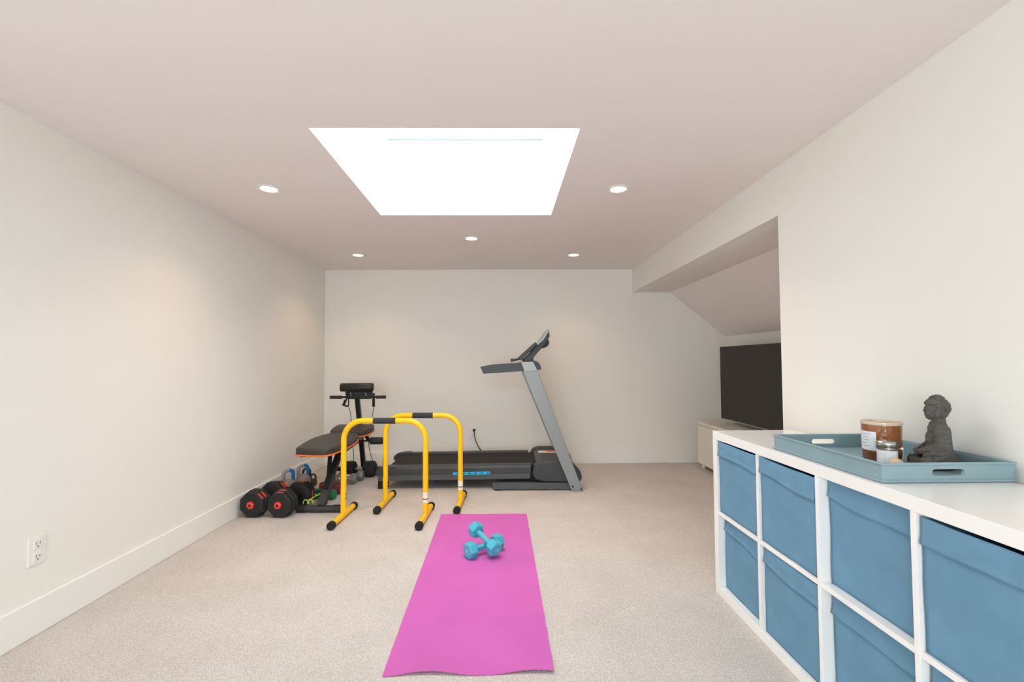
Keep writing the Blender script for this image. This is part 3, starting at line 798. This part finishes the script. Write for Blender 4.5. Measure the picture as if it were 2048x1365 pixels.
# ------------------------------------------------------------------ weight bench
def bench():
    t = thing('weight_bench', 'black adjustable weight bench with orange piping and arm curl pad, in the far left corner', 'exercise bench', (-1.36, 3.9, 0))
    fb = MB().cyl((-1.512, 3.462, .027), (-1.200, 3.455, .027), .025, 24).build('front_base', 'dim', t)
    for x in (-1.510, -1.24): MB().cyl((x-.012, 3.462, .0272), (x+.05, 3.460, .0272), .0272, 24).build('end_sleeve', 'rubber', fb)
    def beam(p0, p1, w, d, name, m='black', side=(1, 0, 0), parent=t, bev=.004):
        p0, p1 = Vector(p0), Vector(p1); a = (p1-p0).normalized(); s = Vector(side); s = (s-a*s.dot(a)).normalized(); n = a.cross(s)
        b = MB(); b.rings([[p+s*i*w/2+n*j*d/2 for i, j in ((-1, -1), (1, -1), (1, 1), (-1, 1))] for p in (p0, p1)])
        return b.build(name, m, parent, bevel=bev)
    beam((-1.345, 3.460, .045), (-1.325, 3.61, .235), .058, .05, 'post_sleeve', 'dim')
    beam((-1.335, 3.52, .15), (-1.300, 3.78, .435), .045, .045, 'front_post')
    beam((-1.330, 3.56, .20), (-1.375, 3.72, .425), .028, .028, 'brace')
    beam((-1.35, 3.50, .446), (-1.36, 4.10, .440), .05, .03, 'pad_rail')
    beam((-1.30, 3.76, .40), (-1.385, 4.50, .375), .05, .05, 'main_beam')
    beam((-1.372, 4.615, .03), (-1.400, 4.465, .79), .042, .042, 'rear_post')
    MB().cyl((-1.54, 4.628, .027), (-1.20, 4.626, .027), .025, 20).build('rear_base', 'dim', t)
    MB().cyl((-1.365, 4.47, .565), (-1.315, 4.43, .565), .012, 14).build('knob', 'black', t)
    beam((-1.34, 4.43, .47), (-1.26, 4.37, .375), .03, .03, 'roller_arm')
    MB().cyl((-1.55, 4.38, .368), (-1.10, 4.38, .368), .008, 12).build('roller_axle', 'black', t)
    for x0, x1 in ((-1.56, -1.445), (-1.248, -1.130)):
        MB().cyl((x0, 4.38, .368), (x1, 4.38, .368), .033, 24).build('foam_roller', 'foam', t, bevel=.006)
    # pads
    def pad(outline, z0, z1, name, zf=None):
        n = len(outline); cx = sum(p[0] for p in outline)/n; cy = sum(p[1] for p in outline)/n
        def ring(k, z): return [(cx+(p[0]-cx)*k, cy+(p[1]-cy)*k, z+(zf(p[1]) if zf else 0)) for p in outline]
        b = MB(); b.rings([ring(.965, z0+.002), ring(.99, z0+.004), ring(1.0, z0+.012), ring(1.0, z1-.012), ring(.975, z1-.003), ring(.93, z1)])
        o = b.build(name, 'vinyl', t, bevel=.003, seg=2)
        pp = [Vector(p) for p in ring(.998, z0+.001)]
        MB().tube(pp, .0062, 8, closed=True).build('piping', 'orange', o, smooth=60, label='orange piping')
        return o
    def smooth_outline(pts, n=5):
        P = [Vector((a, c, 0)) for a, c in pts]; out = []; k = len(P)
        for i in range(k):
            a, b_, c, d = P[i-1], P[i], P[(i+1) % k], P[(i+2) % k]
            for q_ in range(n):
                s = q_/n; v = .5*((2*b_)+(c-a)*s+(2*a-5*b_+4*c-d)*s*s+(3*b_-a-3*c+d)*s**3); out.append((v.x, v.y))
        return out
    bo = [(-1.512, 3.405), (-1.535, 3.52), (-1.560, 3.68), (-1.572, 3.86), (-1.555, 4.02), (-1.525, 4.115), (-1.40, 4.130), (-1.29, 4.115), (-1.245, 4.00), (-1.222, 3.82), (-1.222, 3.64), (-1.238, 3.47), (-1.270, 3.375), (-1.34, 3.362), (-1.43, 3.378)]
    bp = pad(smooth_outline(bo, 3), .432, .487, 'back_pad')
    so = [(-1.538, 4.150), (-1.562, 4.28), (-1.560, 4.375), (-1.535, 4.400), (-1.38, 4.402), (-1.235, 4.400), (-1.208, 4.375), (-1.200, 4.28), (-1.236, 4.160), (-1.30, 4.142), (-1.45, 4.140)]
    pad(smooth_outline(so, 3), .446, .500, 'seat_pad', zf=lambda y: (y-4.15)*.09)
    b = MB()
    for x in (-1.46, -1.31): b.box(x-.02, x+.02, 3.40, 3.44, .420, .432)
    b.build('pad_bracket', 'black', t, split=True)
    # arm curl pad
    y = 4.43
    plate = MB().prism([(-1.490, .775), (-1.480, .760), (-1.255, .760), (-1.245, .775), (-1.236, .862), (-1.500, .862)], y-.018, y+.012, 'y').build('curl_plate', 'black', t, bevel=.004)
    b = MB(); b.lathe([(.001, -1.530), (.034, -1.530), (.041, -1.522), (.041, -1.236), (.034, -1.226), (.001, -1.226)], (0, y-.03, .872), 32, axis='x')
    cpad = b.build('curl_pad', 'black_vinyl', t, smooth=60)
    MB().lathe([(.030, -1.5315), (.040, -1.5315), (.040, -1.5285), (.030, -1.5285)], (0, y-.03, .872), 28, axis='x', closed=True).build('seam', mat('brown_seam', (110, 60, 40), .6), cpad)
    b = MB()
    for x, z in ((-1.445, .815), (-1.300, .813), (-1.440, .795), (-1.297, .794)): b.ell((x, y-.020, z), (.007, .004, .007), n=12, m=8)
    b.build('bolt', 'chrome', plate, smooth=60, split=True)
    hb = MB().cyl((-1.640, y, .777), (-1.118, y, .777), .010, 16).build('handlebar', 'black', t)
    for x0, x1 in ((-1.645, -1.535), (-1.205, -1.115)): MB().cyl((x0, y, .777), (x1, y, .777), .0155, 20).build('grip', 'foam', hb)
    # stretch cords with hand grips
    zz = y-.03
    b = MB(); b.tube([(-1.462, zz, .800), (-1.500, zz-.01, .705)], .006, 8); b.tube([(-1.462, zz, .800), (-1.455, zz-.01, .705)], .006, 8); b.tube([(-1.500, zz-.01, .705), (-1.478, zz-.01, .695), (-1.455, zz-.01, .700)], .008, 8)
    h1 = b.build('cord_handle', 'strap', t, smooth=60)
    MB().cyl((-1.505, zz-.012, .700), (-1.484, zz-.012, .752), .0125, 16).build('hand_grip', 'rubber', h1)
    b = MB(); b.tube([(-1.225, zz, .815), (-1.222, zz-.01, .690)], .006, 8); b.tube([(-1.216, zz, .815), (-1.212, zz-.01, .690)], .006, 8)
    h2 = b.build('cord_handle', 'strap', t, smooth=60)
    MB().cyl((-1.218, zz-.012, .688), (-1.220, zz-.012, .770), .0125, 16).build('hand_grip', 'rubber', h2)
    MB().tube(spline([(-1.462, zz, .70), (-1.47, 4.50, .60), (-1.468, 4.51, .45), (-1.455, 4.50, .33), (-1.432, 4.48, .20), (-1.438, 4.46, .12), (-1.452, 4.455, .04)]), .0032, 8).build('stretch_cord', 'black', t, smooth=70)
    MB().tube(spline([(-1.216, zz-.01, .69), (-1.225, zz-.06, .55), (-1.238, zz-.09, .42), (-1.236, zz-.09, .31), (-1.222, 4.36, .20), (-1.195, 4.40, .10), (-1.19, 4.42, .03)]), .0032, 8).build('stretch_cord', 'black', t, smooth=70)
bench()

# ------------------------------------------------------------------ octagonal adjustable dumbbells (axis along Y)
def plate_db():
    t = thing('adjustable_dumbbell', '', 'dumbbell')
    MB().cyl((0, -.17, 0), (0, .17, 0), .013, 18).build('bar', 'steel', t)
    MB().cyl((0, -.062, 0), (0, .062, 0), .019, 18).build('handle_grip', 'rubber', t)
    n = 8
    for s in (-1, 1):
        for k in range(3):
            R = (.101, .100, .094)[k]; y0 = .072+k*.034; y1 = y0+.031
            rg = []
            for yy, q in ((y0, .90), (y0+.005, 1.0), (y1-.005, 1.0), (y1, .90), (y1-.002, .62)):
                rg.append([(R*q*math.cos(2*PI*(j+.5)/n), s*yy, R*q*math.sin(2*PI*(j+.5)/n)) for j in range(n)])
            p = MB().rings(rg).build('weight_plate', 'blacksoft', t, bevel=.003)
            if k in (1, 2):
                b = MB(); ap = R*math.cos(PI/n)
                for a in ((PI/2, 0) if (k == 1 and s > 0) else (PI/2,)):
                    T = Matrix.Rotation(-(a-PI/2), 4, 'Y')
                    b.box(-.026, .026, s*(y0+.008) if s > 0 else -(y1-.008), s*(y1-.008) if s > 0 else -(y0+.008), ap-.0005, ap+.0008, T)
                b.build('red_marking', 'red', p, split=True)
            if k == 2:
                b = MB()
                for j in range(4):
                    a = PI/4+PI/2*j; b.cyl((.058*math.cos(a), s*(y1-.003), .058*math.sin(a)), (.058*math.cos(a), s*(y1-.0008), .058*math.sin(a)), .007, 12)
                b.build('plate_hole', 'black', p, split=True)
        b = MB(); y1 = .072+3*.034
        ring = []; m = 30
        def star(r_out, yy):
            return [((r_out+.0022*(1 if math.cos(6*2*PI*j/m) > 0 else -1)*(r_out > .02))*math.cos(2*PI*j/m), s*yy, (r_out+.0022*(1 if math.cos(6*2*PI*j/m) > 0 else -1)*(r_out > .02))*math.sin(2*PI*j/m)) for j in range(m)]
        b.rings([star(.0105, y1-.004), star(.0235, y1-.004), star(.0235, y1+.010), star(.0105, y1+.014)], closed=True)
        b.build('spin_lock_collar', 'red', t, smooth=40, label='red-orange star collar')
        MB().cyl((0, s*(y1-.01), 0), (0, s*(y1+.008), 0), .0102, 18).build('bar_end', 'black', t)
    return t
ap = .101*math.cos(PI/8)
a = plate_db(); a.location = (-1.780, 3.508, ap+.001); a.rotation_euler = (0, PI/4, -.10)
a['label'] = 'black adjustable dumbbell with red-orange collar, the one against the left baseboard'; a['group'] = 'adjustable dumbbells with octagonal plates'
a2 = dup(a, (-1.578, 3.500, ap+.001), (0, 0, -.12), 'black adjustable dumbbell with red-orange collar, the one beside the bench foot')

# ------------------------------------------------------------------ kettlebells
def kettlebell(R, hm, bm_, h, name='kettlebell'):
    t = thing(name, '', 'kettlebell')
    MB().lathe([(.001, 0), (R*.62, 0), (R*.86, R*.18), (R, R*.75), (R*.92, R*1.3), (R*.6, R*1.72), (R*.3, R*1.85), (.001, R*1.88)], n=28).build('weight_body', bm_, t, smooth=60)
    z0 = R*1.45; w_ = R*.62
    pts = spline([(-w_*.95, 0, z0-.02), (-w_*1.05, 0, z0+.02), (-w_*.95, 0, h-.03), (-w_*.55, 0, h-.012), (0, 0, h-.010), (w_*.55, 0, h-.012), (w_*.95, 0, h-.03), (w_*1.05, 0, z0+.02), (w_*.95, 0, z0-.02)], 5)
    MB().tube(pts, .0115 if hm != 'kb_blue' else .0145, 14).build('handle', hm, t, smooth=70)
    if hm == 'kb_blue': MB().tube(pts[2:int(len(pts)*.52)], .0158, 14).build('handle_grey_half', 'kb_grey', t, smooth=70)  # grey tube over one half of the blue handle
    return t
k = kettlebell(.066, 'kb_blue', 'kb_grey', .208); k.location = (-1.812, 3.945, 0); k.rotation_euler = (0, 0, .9)
k['label'] = 'kettlebell with blue handle against the left wall, the nearer of the blue-handled pair'; k['group'] = 'blue-handled kettlebells'
for c in k.children:
    if c.name == 'handle' or c.name.startswith('handle.'): c['label'] = 'blue handle'
dup(k, (-1.765, 4.125, 0), .9, 'kettlebell with blue handle by the left wall, next to the dark olive kettlebells')
k = kettlebell(.046, 'kb_olive', 'kb_olive', .150); k.location = (-1.790, 4.255, 0); k.rotation_euler = (0, 0, .5)
k['label'] = 'dark olive kettlebell behind the blue-handled kettlebells, the taller of the two'; k['group'] = 'dark olive kettlebells'
k2 = dup(k, (-1.712, 4.215, 0), .2, 'short dark olive kettlebell beside the maroon dumbbells'); k2.scale = (.72, .72, .70)

# ------------------------------------------------------------------ assorted dumbbells under the bench
def place(o, x, y, rz, R, label, group=None, n=6):
    z = R*math.cos(PI/n)+.001
    o.location = (x, y, z); o.rotation_euler = (0, 0, rz); o['label'] = label
    if group: o['group'] = group
    return o
g = 'maroon dumbbells under the bench'
m1 = place(hexdb('hex_dumbbell', .19, .040, .055, .014, 'maroon'), -1.490, 4.055, .05, .040, 'maroon vinyl dumbbell under the bench, farther from the camera', g)
place(dup(m1, (0, 0, 0), 0, ''), -1.455, 3.945, -.12, .040, 'maroon vinyl dumbbell under the bench, directly behind the green dumbbell', g)
tg = place(hexdb('hex_dumbbell', .205, .043, .060, .015, 'green'), -1.455, 3.800, -.25, .043, 'green vinyl dumbbell behind the bench front post')
g = 'grey dumbbells under the bench'
m2 = place(hexdb('hex_dumbbell', .225, .052, .060, .016, 'castgrey', 'chrome'), -1.445, 4.250, .04, .052, 'grey dumbbell with a chrome handle under the seat, closer to the camera', g)
place(dup(m2, (0, 0, 0), 0, ''), -1.415, 4.362, .03, .052, 'grey dumbbell with a chrome handle under the seat, against the black dumbbell', g)
m3 = place(hexdb('hex_dumbbell', .31, .080, .115, .017, 'blacksoft', 'steel', n=8), -1.385, 4.518, .0, .080, 'large black dumbbell on the floor behind the grey dumbbells under the bench', None, n=8)
for s_ in (-1, 1):
    MB().cyl((s_*.15, 0, 0), (s_*.235, 0, 0), .024, 18, .017).build('bar_end', 'black', None).parent = m3

# lime wire accessory on the floor by the bench foot
b = MB()
for x in (-1.474, -1.434):
    b.tube([(x+.017*math.cos(PI*k_/10), 3.492, .058+.026*math.sin(PI*k_/10)) if k_ <= 10 else None for k_ in range(11)], .0032, 8)
    b.tube([(x+.017, 3.492, .058), (x+.015, 3.490, .0535)], .0032, 8); b.tube([(x-.017, 3.492, .058), (x-.015, 3.490, .0535)], .0032, 8)
b.tube(spline([(-1.457, 3.492, .078), (-1.437, 3.50, .088), (-1.407, 3.52, .104), (-1.385, 3.54, .118)]), .0030, 8)
b.tube(spline([(-1.415, 3.51, .118), (-1.400, 3.525, .106), (-1.39, 3.53, .110)]), .0025, 8)
tag(b.build('wire_clip', 'lime', smooth=60, origin=(-1.47, 3.492, .0535)), 'small lime green looped wire clip by the bench foot', 'clip')

# ------------------------------------------------------------------ tv stand and television
def tv_stand():
    x0, x1, y0, y1 = 2.055, 2.435, 3.20, 4.81
    t = thing('tv_stand', 'long low ivory cabinet in the alcove under the television', 'tv stand', (2.245, 4.0, 0))
    MB().box(x0+.006, x1, y0, y1, .045, .445).build('cabinet_body', 'stand', t, bevel=.003)
    MB().box(x0-.006, x1, y0-.005, y1+.005, .448, .476).build('cabinet_top', 'stand', t, bevel=.003)
    n = 3; L = (y1-y0)/n
    for k_ in range(n): MB().box(x0-.010, x0+.006, y0+k_*L+.003, y0+(k_+1)*L-.003, .048, .436).build('cabinet_door', 'stand', t, bevel=.002)
    for y in (y0+.05, (y0+y1)/2, y1-.06):
        for x in (x0+.03, x1-.05): MB().cyl((x, y, 0), (x, y, .046), .020, 16).build('foot', 'white_plastic', t)
tv_stand()
def tv():
    t = thing('television', 'large flat television, switched off, on the ivory cabinet in the alcove', 'television', (2.26, 4.06, .476))
    y0, y1, z0, z1 = 3.42, 4.705, .515, 1.250
    MB().box(2.262, 2.295, y0, y1, z0, z1).build('back_shell', 'bezel', t, bevel=.004)
    MB().box(2.250, 2.262, y0, y1, z0, z1).build('bezel', 'bezel', t, bevel=.002)
    MB().box(2.2485, 2.2505, y0+.008, y1-.008, z0+.016, z1-.008).build('screen', 'screen', t)
    MB().box(2.2475, 2.2520, y0+.002, y1-.002, z0, z0+.009).build('metal_strip', 'satin', t)
    for y in (3.75, 4.42):
        b = MB()
        b.tube([(2.262, y-.03, .520), (2.10, y, .482)], .0055, 10); b.tube([(2.262, y-.03, .520), (2.40, y, .482)], .0055, 10)
        b.build('support_leg', 'chrome', t, smooth=60)
tv()
